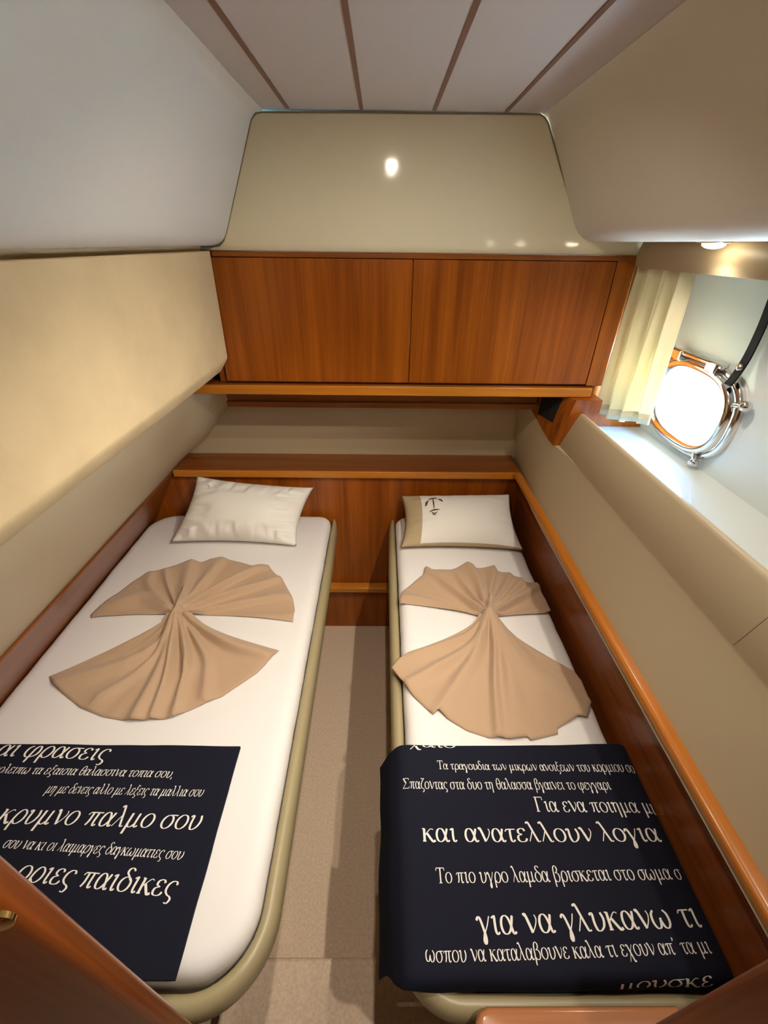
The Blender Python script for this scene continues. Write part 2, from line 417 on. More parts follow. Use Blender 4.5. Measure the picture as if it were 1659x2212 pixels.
ring_loft(q, [(0.222, 0.150, HX - 0.022), (0.218, 0.146, HX - 0.036), (0.208, 0.137, HX - 0.042), (0.197, 0.127, HX - 0.038), (0.186, 0.117, HX - 0.026), (0.186, 0.117, HX - 0.014), (0.210, 0.14, HX - 0.012)])
sash = q.build('window_sash', 'chrome', win, smooth=True, angle=60)
q = MB(); oo = oval(0.190, 0.121, 96, tilt=TILT); q.add([(HX - 0.018, y, z) for y, z in oo] + [(HX - 0.024, y, z) for y, z in oo], [tuple(range(96))[::-1], tuple(range(96, 192))] + [(i, (i + 1) % 96, 96 + (i + 1) % 96, 96 + i) for i in range(96)])
q.build('pane', 'glass', sash)
for yy in (1.675, 1.475):
    zt = PZ + 0.146
    q = MB(); q.box(HX - 0.046, HX - 0.002, yy - 0.028, yy + 0.028, zt - 0.012, zt + 0.026); q.build('hinge_lug', 'chrome', win, bevel=0.006, seg=3)
q = MB(); q.tube([(HX - 0.032, 1.435, PZ + 0.160), (HX - 0.032, 1.71, PZ + 0.164)], 0.0075, 16); q.build('hinge_pin', 'chrome', win, smooth=True)
def knob(cy, cz, dy, dz):
    q = MB(); x = HX - 0.028
    q.tube([(x, cy, cz), (x, cy + dy * 0.03, cz + dz * 0.03)], 0.009, 14)
    a = [(0.0, 0.006), (0.004, 0.013), (0.012, 0.017), (0.022, 0.017), (0.030, 0.013), (0.034, 0.004)]
    q.tube([(x, cy + dy * (0.024 + s), cz + dz * (0.024 + s)) for s, _ in a], [r for _, r in a], 16)
    q.tube([(x - 0.016, cy + dy * 0.04, cz + dz * 0.04), (x + 0.016, cy + dy * 0.04, cz + dz * 0.04)], 0.007, 12)
    q.build('latch_knob', 'chrome', win, smooth=True, angle=60)
knob(1.325, -0.425, -0.97, 0.2)
knob(1.405, -0.622, -0.35, -0.9)

# black strap hanging on the hull beside the porthole
q = MB()
st = [(-0.045, 1.120), (-0.12, 1.125), (-0.20, 1.130), (-0.28, 1.128), (-0.335, 1.118), (-0.372, 1.104)]
rs = []
for z, x in smooth_pts(st, 5):
    rs.append([(x - 0.0025, 1.376, z), (x - 0.0025, 1.346, z), (x + 0.0025, 1.346, z), (x + 0.0025, 1.376, z)])
q.loft(rs)
strap = tag(q.build('strap', 'black', smooth=True, angle=40), 'black leather strap with a metal stud hanging beside the porthole', 'strap')
q = MB(); q.tube([(1.118, 1.361, -0.318), (1.114, 1.361, -0.318), (1.109, 1.361, -0.318)], [0.012, 0.011, 0.005], 16)
s_ = q.build('stud', 'bronze', strap, smooth=True, angle=60); s_['label'] = 'round metal stud'

# ================================================================== CURTAIN
q = MB(); NU, NV = 120, 40; vv = []
for j in range(NV + 1):
    v = j / NV
    for i in range(NU + 1):
        u = i / NU
        ytop = 1.793 + (1.462 - 1.793) * u; ybot = 1.793 + (1.520 - 1.793) * u ** 1.1
        xtop = 0.917; xbot = 0.908 + 0.085 * u
        ztop = -0.046; zbot = -0.622 + 0.050 * u + 0.006 * math.sin(9 * u)
        ph = 2 * math.pi * (4.1 * u ** 0.92)
        amp = (0.014 + 0.010 * v) * min(1, 6 * u + 0.3)
        wv = amp * math.sin(ph + 0.5 * math.sin(3.1 * v + u)) + 0.005 * math.sin(2.3 * ph + 2 * v) + 0.004 * noise.noise((u * 6, v * 3, 1.3))
        vv.append((xtop + (xbot - xtop) * v + wv + 0.012, ytop + (ybot - ytop) * v + 0.3 * amp * math.cos(ph), ztop + (zbot - ztop) * v))
ff = [(j * (NU + 1) + i, j * (NU + 1) + i + 1, (j + 1) * (NU + 1) + i + 1, (j + 1) * (NU + 1) + i) for j in range(NV) for i in range(NU)]
q.add(vv, ff)
cur = tag(q.build('curtain', 'curtain', smooth=True, angle=80, solid=0.0012), 'short gathered cream curtain at the far end of the porthole recess', 'curtain')
q = MB(); q.add([vv[(NV - 3) * (NU + 1) + i] for i in range(NU + 1)] + [vv[NV * (NU + 1) + i] for i in range(NU + 1)],
                [(i, i + 1, NU + 2 + i, NU + 1 + i) for i in range(NU)])
for k, p in enumerate(q.v): q.v[k] = (p[0] - 0.0022, p[1], p[2] - (0.001 if k > NU else 0))
q.build('hem', 'curtain', cur, smooth=True, angle=80, solid=0.0008)

# ================================================================== LOCKERS, HEADBOARD
YC = 1.75
lk = empty('overhead_locker', (0.11, 1.9, -0.53), 'dark reddish wooden overhead locker with two flush doors above the niche', 'locker')
q = MB(); q.box(-0.66, 0.902, YC + 0.0205, 2.088, -0.490, -0.031); q.build('locker_body', 'wood', lk)
q = MB(); q.box(-0.598, 0.902, YC - 0.001, YC + 0.020, -0.047, -0.0315); q.build('top_rail', 'wood_x', lk, bevel=0.001)
q = MB(); q.prism([(0.838, -0.488), (0.902, -0.488), (0.902, -0.047), (0.838, -0.047)], YC - 0.001, YC + 0.020); q.build('side_stile', 'wood', lk, bevel=0.001)
q = MB(); q.box(-0.626, 0.108, YC, YC + 0.020, -0.482, -0.0495); q.build('locker_door', 'wood', lk, bevel=0.0012)
q = MB(); q.box(0.1125, 0.8350, YC, YC + 0.020, -0.482, -0.0495); q.build('locker_door', 'wood', lk, bevel=0.0012)
q = MB(); q.box(-0.79, 0.870, YC - 0.004, 2.05, -0.5285, -0.492); q.build('bottom_shelf', 'wood_x', lk, bevel=0.002)
q = MB(); q.box(-0.800, 0.863, YC - 0.016, YC - 0.0045, -0.532, -0.494); q.build('shelf_edge', 'trim_x', lk, bevel=0.004, seg=3)['label'] = 'lighter golden wooden edge strip'
q = MB(); q.box(-0.690, 0.70, 1.885, 2.088, -0.612, -0.529); q.build('lower_fascia', 'wood_x', lk)
q = MB(); q.box(-0.692, 0.70, 1.872, 1.884, -0.632, -0.606); q.build('fascia_strip', 'wood_x', lk, bevel=0.002)
# bracket down the right wall with the vent slot
bs = []
for y in (1.701, 1.74, 1.78, 1.82, 1.86, 1.90, 1.94, 2.03):
    t = min(max((y - 1.5) / 0.59, 0), 1); t = t * t * (3 - 2 * t); zb = rtop(y) - 0.001
    xb = rw(zb, t) - 0.004; xt = rw(-0.533, t) - 0.004
    bs.append([(xb, y, zb), (xt, y, -0.533), (0.9, y, -0.533), (0.9, y, zb)])
q = MB(); q.loft(bs); q.build('side_bracket', 'wood', lk)
vt = []
for y in (1.765, 1.80, 1.835, 1.87):
    t = min(max((y - 1.5) / 0.59, 0), 1); t = t * t * (3 - 2 * t)
    f = lambda z: rw(z, t) - 0.0085
    vt.append([(f(-0.56), y, -0.545), (f(-0.655), y, -0.650), (f(-0.655) + 0.01, y, -0.650), (f(-0.56) + 0.01, y, -0.545)])
q = MB(); q.loft(vt); q.build('vent_slot', 'void', lk)['label'] = 'dark vent opening'

hb = empty('headboard', (0, 1.9, FLOOR), 'dark wooden headboard with a shelf running behind both berths', 'headboard')
YB = 1.90
q = MB(); q.prism([(-1.046, -0.993), (0.74, -0.993), (0.74, -1.70), (-1.20, -1.70), (-1.20, -1.47), (-1.30, -1.44)], YB, YB + 0.02); q.build('panel', 'wood', hb)
q = MB(); q.box(-1.022, 0.70, YB - 0.012, 2.088, -0.985, -0.956); q.build('shelf_top', 'wood_x', hb, bevel=0.002)
q = MB(); q.box(-1.022, 0.672, YB - 0.026, YB - 0.0125, -0.990, -0.9545); q.build('shelf_edge', 'trim_x', hb, bevel=0.004, seg=3)['label'] = 'golden brown front edge of the shelf'
q = MB(); q.box(-0.394, 0.122, YB - 0.055, YB - 0.001, -1.728, -1.690); q.build('ledge', 'trim_x', hb, bevel=0.008, seg=3)['label'] = 'golden wooden ledge low between the berths'
q = MB(); q.box(-0.60, 0.40, YB - 0.005, YB + 0.02, FLOOR, -1.729); q.build('kick_panel', 'wood', hb)

# ================================================================== LEFT PANEL, SIDE BOARDS
fp = [(-0.6005, -0.030), (-0.6045, -0.384), (-0.607, -0.393), (-0.613, -0.402), (-0.640, -0.440), (-0.648, -0.444), (-0.735, -0.444), (-0.735, -0.036), (-0.735, -0.030)]
q = MB(); q.prism(fp, Y0, 1.742)
tag(q.build('upholstered_panel', 'fabric', smooth=True, angle=60, bevel=0.004), 'large beige fabric covered panel overhanging the left berth', 'panel')

q = MB(); f = lambda z: -1.041 + 0.58 * (z + 0.971) + 0.014
q.prism([(f(-1.44), -1.44), (f(-0.974), -0.974), (f(-0.971) - 0.004, -0.971), (f(-0.971) - 0.012, -0.972), (f(-1.44) - 0.012, -1.44)], 0.19, YB - 0.001)
tag(q.build('side_board', 'wood_y', bevel=0.001), 'dark wooden side board along the wall beside the left berth', 'board')

sb = empty('side_board', (0.67, 1.0, -1.44), 'dark wooden side board with a golden rail along the right berth', 'board')
q = MB(); q.box(0.703, 0.716, 0.145, YB - 0.001, -1.44, -0.968); q.build('board', 'wood_y', sb, bevel=0.001)
q = MB(); q.prism([(0.656, -0.968), (0.656, -0.957), (0.660, -0.952), (0.668, -0.950), (0.688, -0.950), (0.688, -0.960), (0.7185, -0.960), (0.7185, -0.968)], 0.145, YB - 0.028); q.build('rail_cap', 'trim_y', sb, smooth=True, angle=60)['label'] = 'golden wooden rail cap'

# ================================================================== BERTHS
def berth(side):
    L = side == 'left'
    if L: x0, x1, rr = -1.22, -0.262, [0.02, 0.13, 0.01, 0.01]
    else: x0, x1, rr = 0.085, 0.695, [0.10, 0.02, 0.01, 0.01]
    yb, yf = 1.888, 0.215
    root = empty('berth', ((x0 + x1) / 2, 1.0, FLOOR), 'cream vinyl sided berth base on the left of the aisle' if L else 'cream vinyl sided berth base on the right of the aisle', 'berth')
    # base box
    q = MB(); q.loft([[(x, y, z) for x, y in rrect(x0 + (0 if L else 0.035), x1 - (0.13 if L else 0), yf + 0.10, yb, rr, d=0.006)] for z in (FLOOR, -1.3785)] + [[(x, y, z) for x, y in rrect(x0, x1, yf, yb, rr, d=0.02)] for z in (-1.378, -1.364)])
    q.build('base', 'vinyl', root, smooth=True, angle=30)
    # padded lip round the open side and the near end
    r = 0.13 if L else 0.10
    path = []
    if L:
        xo = -0.252
        path += [(xo, y) for y in (1.884, 1.82, 1.5, 1.1, 0.7, 0.45)]
        c = (xo - r, 0.20 + r)
        path += [(c[0] + r * math.cos(a), c[1] + r * math.sin(a)) for a in [-math.pi / 2 * k / 12 for k in range(13)]]
        path += [(-0.6, 0.20), (-1.15, 0.20)]
    else:
        xo = 0.072
        path += [(xo, y) for y in (1.884, 1.82, 1.5, 1.1, 0.7, 0.45)]
        c = (xo + r, 0.20 + r)
        path += [(c[0] - r * math.cos(a), c[1] - r * math.sin(a)) for a in [math.pi / 2 * k / 12 for k in range(13)]]
        path += [(0.4, 0.20), (0.655, 0.20)]
    rings = []
    sg = 1 if L else -1
    sec = [(0.0, -1.36), (-0.004, -1.262), (0.000, -1.246), (0.008, -1.239), (0.018, -1.240), (0.027, -1.248), (0.033, -1.262), (0.034, -1.285), (0.030, -1.315), (0.018, -1.345), (0.004, -1.362)]
    for i, (x, y) in enumerate(path):
        a = path[max(i - 1, 0)]; b = path[min(i + 1, len(path) - 1)]
        t = Vector((b[0] - a[0], b[1] - a[1])).normalized(); nrm = Vector((-t.y, t.x)) * sg
        k = 0.55 if i == 0 else (0.8 if i == 1 else 1.0)
        rings.append([(x + nrm.x * o * k, y + nrm.y * o * k, z) for o, z in sec])
    q = MB(); q.loft(rings); q.build('padded_lip', 'vinyl', root, smooth=True, angle=60)
    # mattress in a white sheet
    if L: mx0, mx1, rad = -1.176, -0.2585, [0.05, 0.12, 0.05, 0.12]
    else: mx0, mx1, rad = 0.0785, 0.671, [0.10, 0.05, 0.07, 0.06]
    top = -1.207
    prof = [(0.012, -1.345), (0.0, -1.32), (0.0, -1.245), (0.003, -1.231), (0.009, -1.221), (0.018, -1.2135), (0.031, -1.2085), (0.05, top)]
    rings = []
    for d, z in prof:
        o = rrect(mx0, mx1, 0.218, 1.885, rad, 10, d)
        o2 = []
        N = len(o)
        for i in range(N):          # extra points along the straight runs for soft waviness
            a, b = o[i], o[(i + 1) % N]; ln = math.hypot(b[0] - a[0], b[1] - a[1]); k = max(1, int(ln / 0.03))
            o2 += [(a[0] + (b[0] - a[0]) * s / k, a[1] + (b[1] - a[1]) * s / k) for s in range(k)]
        wob = 0.0035
        rings.append([(x + wob * noise.noise((x * 9, y * 14, z * 20)), y + wob * noise.noise((x * 14, y * 9, 5)), z) for x, y in o2] if d else [(x, y, z) for x, y in o2])
    n0 = min(len(r_) for r_ in rings)
    # the inset changes the point counts a little: resample every ring to n points by index
    def resample(r_, n):
        return [r_[int(i * len(r_) / n)] for i in range(n)]
    big = rings[2]
    rings = []
    cx, cy = (mx0 + mx1) / 2, (0.218 + 1.885) / 2
    for d, z in prof:
        rg = []
        for (x, y, _z) in big:
            fx = 1 - d / (0.5 * (mx1 - mx0)); fy = 1 - d / (0.5 * (1.885 - 0.218))
            rg.append((cx + (x - cx) * fx + 0.003 * noise.noise((x * 11, y * 17, z * 8)), cy + (y - cy) * fy + 0.003 * noise.noise((x * 17, y * 11, z * 8 + 3)), z))
        rings.append(rg)
    q = MB(); q.loft(rings)
    tag(q.build('mattress', 'sheet', smooth=True, angle=50), 'white sheeted mattress on the left berth, the wider one' if L else 'white sheeted mattress on the right berth, the narrower one', 'mattress')
berth('left'); berth('right')

# ================================================================== PILLOWS
def pillow(name, BL, BR, TL, TR, T, mats, side=0, seed=1, wr=0.004):
    BL, BR, TL, TR = map(Vector, (BL, BR, TL, TR))
    nrm = (BR - BL).cross(TL - BL).normalized()
    if nrm.z < 0: nrm = -nrm
    NU, NV = 56, 40
    def surf(u, v, s):
        # edges bow inwards between the corners
        bu = 0.045 * (1 - (2 * v - 1) ** 2); uu = u + bu * (0.5 - u) * 2 * 0.9 * abs(2 * u - 1)
        bv = 0.055 * (1 - (2 * u - 1) ** 2); v2 = v + bv * (0.5 - v) * 2 * 0.9 * abs(2 * v - 1)
        p = BL.lerp(BR, uu).lerp(TL.lerp(TR, uu), v2)
        a = max(0.0, 1 - abs(2 * u - 1) ** 2.2); b = max(0.0, 1 - abs(2 * v - 1) ** 2.2)
        h = (a * b) ** 0.62
        e = min(u, 1 - u, v, 1 - v)
        wrk = 0
        if e < 0.28 and e > 0:
            k = math.sin(math.pi * e / 0.28)
            t = u if min(v, 1 - v) < min(u, 1 - u) else v
            wrk = k * wr * (noise.noise((t * 17 + seed * 3, e * 2.5, seed)) + 0.6 * noise.noise((t * 34, e * 4, seed + 7)))
        h2 = h * T * (0.62 if s > 0 else -0.38) + (wrk if s > 0 else 0) + 0.004 * noise.noise((u * 4, v * 4, seed)) * h
        return p + nrm * h2
    q = MB()
    for s in (1, -1):
        vs = [surf(i / NU, j / NV, s) for j in range(NV + 1) for i in range(NU + 1)]
        fs, ms = [], []
        n0 = len(q.v)
        for j in range(NV):
            for i in range(NU):
                k = j * (NU + 1) + i
                q.add([], [], 0)
                q.f.append([n0 + k, n0 + k + 1, n0 + k + NU + 2, n0 + k + NU + 1])
                q.mi.append(side if (side and (s < 0 or i / NU < 0.155 or j == 0)) else 0)
        q.v += [tuple(p) for p in vs]
    return q, surf

def weld(o, dist=0.0004):
    bm = bmesh.new(); bm.from_mesh(o.data); bmesh.ops.remove_doubles(bm, verts=bm.verts[:], dist=dist)
    bmesh.ops.recalc_face_normals(bm, faces=bm.faces[:]); bm.to_mesh(o.data); bm.free()

q, _ = pillow('pillow', (-0.975, 1.600, -1.186), (-0.388, 1.583, -1.190), (-0.893, 1.846, -0.968), (-0.333, 1.852, -1.030), 0.165, ['pillow'], seed=2, wr=0.024)
pw = q.build('pillow', 'pillow', smooth=True, angle=0); weld(pw)
tag(pw, 'plain white pillow leaning on the headboard at the left berth', 'pillow')
q, surfR = pillow('pillow', (0.092, 1.570, -1.186), (0.660, 1.556, -1.188), (0.103, 1.850, -1.072), (0.650, 1.850, -1.058), 0.135, ['pillow', 'pillow_tan'], side=1, seed=5, wr=0.004)
pw = q.build('pillow', ['pillow', 'pillow_tan'], smooth=True, angle=0); weld(pw)
tag(pw, 'white pillow with a tan end and a small emblem at the right berth', 'pillow')

# ================================================================== LETTERING (pen strokes with a broad upright nib)
def E(cx, cy, rx, ry, n=12):
    return ('c', [(cx + rx * math.cos(2 * math.pi * i / n), cy + ry * math.sin(2 * math.pi * i / n)) for i in range(n)])
def S(*p): return ('s', list(p))
def Lk(*p): return ('l', list(p))           # straight, thick
def Th(*p): return ('t', list(p))           # straight or curved, thin
G = {
 'α': (0.50, [S((.42, .44), (.375, .27), (.30, .08), (.19, 0.0), (.085, .05), (.045, .22), (.09, .39), (.19, .445), (.28, .38), (.345, .2), (.385, .04), (.43, .0), (.485, .05))]),
 'ε': (0.40, [S((.33, .36), (.28, .435), (.19, .445), (.10, .39), (.105, .29), (.22, .245)), S((.22, .245), (.085, .20), (.055, .10), (.11, .015), (.22, .0), (.31, .03), (.36, .11))]),
 'ι': (0.27, [S((.03, .39), (.085, .43), (.125, .43), (.12, .25), (.125, .08), (.17, .0), (.24, .05))]),
 'ο': (0.47, [E(.235, .222, .185, .222)]),
 'υ': (0.49, [S((.02, .38), (.07, .435), (.115, .40), (.115, .18), (.16, .02), (.26, .0), (.38, .10), (.425, .27), (.375, .44))]),
 'ν': (0.45, [Lk((.02, .43), (.09, .435), (.23, .01)), Th((.23, .01), (.35, .18), (.405, .33), (.37, .44))]),
 'τ': (0.38, [('b', [(.015, .34), (.06, .415), (.17, .42), (.37, .42)]), S((.19, .42), (.175, .2), (.19, .04), (.245, .0), (.32, .06))]),
 'λ': (0.46, [S((.03, .62), (.075, .675), (.13, .62), (.29, .15), (.35, .01), (.43, .03)), Th((.215, .40), (.13, .2), (.04, .01))]),
 'γ': (0.44, [S((.0, .34), (.055, .43), (.12, .36), (.21, .05), (.235, -.12), (.205, -.215), (.17, -.13), (.21, .03)), Th((.215, .03), (.32, .23), (.40, .44))]),
 'κ': (0.48, [Lk((.09, .44), (.09, .0)), ('b', [(.02, .435), (.09, .435)]), ('b', [(.03, .01), (.15, .01)]), Th((.10, .19), (.24, .36), (.33, .43), (.41, .40)), Lk((.185, .275), (.34, .05), (.40, .0), (.47, .04))]),
 'π': (0.53, [('b', [(.015, .34), (.07, .415), (.2, .42), (.51, .42)]), S((.175, .42), (.17, .15), (.12, .01)), S((.355, .42), (.35, .1), (.395, .0), (.47, .05))]),
 'ρ': (0.48, [S((.095, -.215), (.075, .0), (.095, .27), (.19, .425), (.31, .43), (.415, .31), (.415, .13), (.32, .01), (.2, .0), (.10, .09))]),
 'σ': (0.50, [E(.22, .21, .18, .212), ('b', [(.2, .42), (.35, .425), (.49, .42)])]),
 'ς': (0.38, [S((.345, .34), (.295, .425), (.18, .43), (.075, .33), (.06, .17), (.15, .06), (.275, .0), (.325, -.08), (.265, -.175), (.17, -.16))]),
 'μ': (0.52, [Lk((.095, .44), (.095, -.215)), S((.10, .10), (.16, .01), (.26, .01), (.355, .11)), S((.355, .44), (.355, .09), (.405, .0), (.48, .05))]),
 'δ': (0.46, [E(.225, .205, .18, .205), S((.34, .33), (.26, .42), (.145, .53), (.155, .64), (.26, .675), (.355, .60))]),
 'ω': (0.66, [S((.15, .44), (.06, .33), (.05, .13), (.13, .0), (.24, .03), (.30, .20), (.30, .25)), S((.30, .20), (.36, .03), (.47, .0), (.56, .13), (.55, .33), (.46, .44))]),
 'β': (0.48, [S((.085, -.215), (.085, .38), (.125, .60), (.23, .675), (.335, .59), (.315, .44), (.19, .37)), S((.19, .37), (.35, .34), (.42, .18), (.34, .02), (.2, .0), (.10, .08))]),
 'χ': (0.44, [Lk((.02, .40), (.075, .43), (.14, .33), (.29, -.13), (.34, -.21), (.41, -.18)), Th((.405, .44), (.2, .12), (.03, -.215))]),
 'φ': (0.58, [S((.17, .44), (.065, .34), (.05, .15), (.15, .01), (.31, .0), (.47, .08), (.52, .24), (.47, .40), (.38, .43), (.31, .33), (.285, .10), (.27, -.215))]),
 'θ': (0.46, [E(.23, .335, .165, .34), ('b', [(.075, .335), (.385, .335)])]),
 'ζ': (0.38, [S((.10, .67), (.16, .61), (.34, .64), (.17, .46), (.065, .22), (.12, .06), (.28, .0), (.325, -.08), (.26, -.19), (.17, -.165))]),
 'ξ': (0.39, [S((.12, .67), (.18, .61), (.33, .61), (.17, .57), (.125, .46), (.19, .385), (.31, .37)), S((.2, .38), (.085, .28), (.06, .13), (.15, .03), (.28, -.02), (.325, -.09), (.26, -.19), (.17, -.165))]),
 'η': (0.46, [S((.01, .38), (.06, .435), (.10, .39), (.10, .01)), S((.10, .31), (.19, .42), (.28, .43), (.335, .34), (.335, .0), (.335, -.215))]),
 'Τ': (0.60, [('b', [(.03, .52), (.045, .635), (.3, .64), (.555, .635), (.57, .52)]), Lk((.30, .63), (.30, .01)), ('b', [(.2, .01), (.40, .01)])]),
 'Σ': (0.58, [('b', [(.50, .52), (.48, .635), (.06, .635)]), Lk((.09, .63), (.29, .335)), Th((.29, .335), (.06, .02)), ('b', [(.05, .02), (.5, .02), (.53, .14)])]),
 'Γ': (0.55, [Lk((.13, .63), (.13, .01)), ('b', [(.04, .637), (.49, .637), (.505, .50)]), ('b', [(.04, .01), (.23, .01)])]),
 '’': (0.20, [S((.07, .66), (.105, .60), (.06, .53))]),
 ',': (0.22, [S((.07, .04), (.105, -.03), (.06, -.11))]),
 ' ': (0.25, []),
}
def glyph_strips(ch):
    """list of strips: [(left, right), ...] in em units"""
    out = []
    for kind, pts in G[ch][1]:
        a, b = {'c': (.037, .012), 's': (.037, .013), 'l': (.042, .021), 't': (.017, .012), 'b': (.019, .018)}[kind]
        closed = kind == 'c'
        P = smooth_pts(pts, 4 if closed else 7, closed) if len(pts) > 2 else [tuple(pts[0][k] + (pts[1][k] - pts[0][k]) * t / 6 for k in (0, 1)) for t in range(7)]
        if kind == 'b' and len(pts) > 2: P = [tuple(p0[k] + (p1[k] - p0[k]) * t / 5 for k in (0, 1)) for p0, p1 in zip(pts, pts[1:]) for t in range(5)] + [pts[-1]]
        n = len(P); st = []
        for i, p in enumerate(P):
            A = P[(i - 1) % n] if closed else P[max(i - 1, 0)]; B = P[(i + 1) % n] if closed else P[min(i + 1, n - 1)]
            tx, ty = B[0] - A[0], B[1] - A[1]; l = math.hypot(tx, ty) or 1; nx, ny = -ty / l, tx / l
            hw = math.hypot(a * nx, b * ny)
            if kind == 'l': hw = a * abs(nx) ** 0.5 + b * (1 - abs(nx) ** 0.5)
            if kind in 's' and not closed and i in (0, n - 1): hw *= 0.7
            st.append(((p[0] + nx * hw, p[1] + ny * hw), (p[0] - nx * hw, p[1] - ny * hw)))
        if closed: st.append(st[0])
        out.append(st)
    return out
def write(q, text, A, B, em, surf, inside, italic=0.0, mi=1, wscale=1.0):
    total = sum(G[c][0] for c in text)
    dx, dy = B[0] - A[0], B[1] - A[1]
    px = 0.0
    for c in text:
        for st in glyph_strips(c):
            vs = []; ok = []
            for l, r in st:
                for gx, gy in (l, r):
                    t = (px + gx) / total
                    x = A[0] + dx * t + italic * gy * em; y = A[1] + dy * t + gy * em
                    ok.append(inside(x, y)); vs.append(surf(x, y))
            fs = [(2 * i, 2 * i + 1, 2 * i + 3, 2 * i + 2) for i in range(len(st) - 1) if all(ok[2 * i:2 * i + 4])]
            if fs: q.add(vs, fs, mi)
        px += G[c][0]

# emblem embroidered on the right pillow
q = MB()
def on_pillow(pts, hw):
    vs = []; P = smooth_pts(pts, 6)
    for i, p in enumerate(P):
        a = P[max(i - 1, 0)]; b = P[min(i + 1, len(P) - 1)]
        t = Vector((b[0] - a[0], b[1] - a[1])).normalized(); n = Vector((-t.y, t.x))
        k = hw * (1 - 0.6 * abs(2 * i / (len(P) - 1) - 1))
        for s in (1, -1):
            u, v = p[0] + n.x * k * s, p[1] + n.y * k * s * 1.7
            vs.append(surfR(u, v, 1) + Vector((0, -0.0012, 0.0022)))
    q.add(vs, [(2 * i, 2 * i + 1, 2 * i + 3, 2 * i + 2) for i in range(len(P) - 1)])
on_pillow([(.195, .62), (.205, .69), (.222, .745)], .011)
on_pillow([(.225, .765), (.25, .80), (.285, .81), (.305, .785)], .010)
on_pillow([(.315, .775), (.333, .755), (.350, .70)], .009)
on_pillow([(.268, .79), (.268, .68), (.268, .56)], .006)
on_pillow([(.225, .505), (.265, .53), (.315, .53)], .008)
on_pillow([(.245, .495), (.27, .465), (.295, .495)], .006)
on_pillow([(.25, .47), (.265, .44), (.285, .455)], .004)
ob = q.build('emblem', 'thread', pw, smooth=True); ob['label'] = 'small brown embroidered emblem'

# ================================================================== NAVY BLANKETS WITH PRINTED VERSE
def blanket(name, surf, xs, ys, lines, inside, italic, label):
    q = MB(); nx, ny = len(xs), len(ys)
    vs = [surf(x, y) for y in ys for x in xs]
    q.add(vs, [(j * nx + i, j * nx + i + 1, (j + 1) * nx + i + 1, (j + 1) * nx + i) for j in range(ny - 1) for i in range(nx - 1)], 0)
    # turned-under thickness all round
    bot = [(p[0], p[1], p[2] - 0.009) for p in vs]; n0 = len(q.v); q.v += bot
    edge = [i for i in range(nx)] + [j * nx + nx - 1 for j in range(1, ny)] + [(ny - 1) * nx + i for i in range(nx - 2, -1, -1)] + [j * nx for j in range(ny - 2, 0, -1)]
    for a, b in zip(edge, edge[1:] + edge[:1]): q.f.append([a, b, n0 + b, n0 + a]); q.mi.append(0)
    for j in range(ny - 1):
        for i in range(nx - 1):
            k = n0 + j * nx + i; q.f.append([k, k + nx, k + nx + 1, k + 1]); q.mi.append(0)
    for txt, A, B, em in lines:
        write(q, txt, A, B, em, lambda x, y: (lambda p: (p[0], p[1], p[2] + 0.0012))(surf(x, y)), inside, italic)
    me = bpy.data.meshes.new(name); me.from_pydata([(x, y, z + H) for x, y, z in q.v], [], q.f)
    me.materials.append(M['navy']); me.materials.append(M['print'])
    for p, k in zip(me.polygons, q.mi): p.material_index = k; p.use_smooth = (k == 0)
    me.set_sharp_from_angle(angle=math.radians(60))
    o = bpy.data.objects.new(name, me); col.objects.link(o)
    return tag(o, label, 'blanket')
ZB = -1.194
def surfL(x, y):
    z = ZB + 0.0022 * noise.noise((x * 5, y * 6, 0.4)) + 0.0015 * noise.noise((x * 12, y * 3, 2))
    ex = min(x + 1.075, -0.383 - x); ey = min(0.664 - y, y - 0.21)
    k = max(0, 1 - max(0, min(ex, ey)) / 0.02); z -= 0.003 * k * k
    yy = y - 0.006 * (x + 0.7) + 0.004 * noise.noise((x * 6, 0, 0)) * (1 if y > 0.6 else 0)
    return (x + 0.003 * noise.noise((0, y * 9, 4)) * (1 if x > -0.45 else 0), yy, z)
def lin(a, b, n): return [a + (b - a) * i / (n - 1) for i in range(n)]
LL = [
    ('αι φρασεις', (-1.051, 0.628), (-0.742, 0.618), 0.0671),
    ('ακολειπω τα εξαισια θαλασσινα τοπια σου,', (-1.038, 0.583), (-0.541, 0.575), 0.0350),
    ('μη με δενεις αλλο με λεξεις τα μαλλια σου', (-0.851, 0.536), (-0.449, 0.531), 0.0350),
    ('κρυμνο παλμο σου', (-0.928, 0.470), (-0.431, 0.459), 0.0661),
    ('σου να κι οι λαιμαργες δαγκωματιες σου', (-0.873, 0.420), (-0.449, 0.400), 0.0340),
    ('οριες παιδικες', (-0.804, 0.361), (-0.442, 0.334), 0.0600),
]
blanket('blanket', surfL, lin(-1.07, -0.388, 60), lin(0.213, 0.661, 44), LL, lambda x, y: -1.068 < x < -0.392 and y < 0.662, 0.22,
        'folded navy blanket with slanted white verse on the left berth')
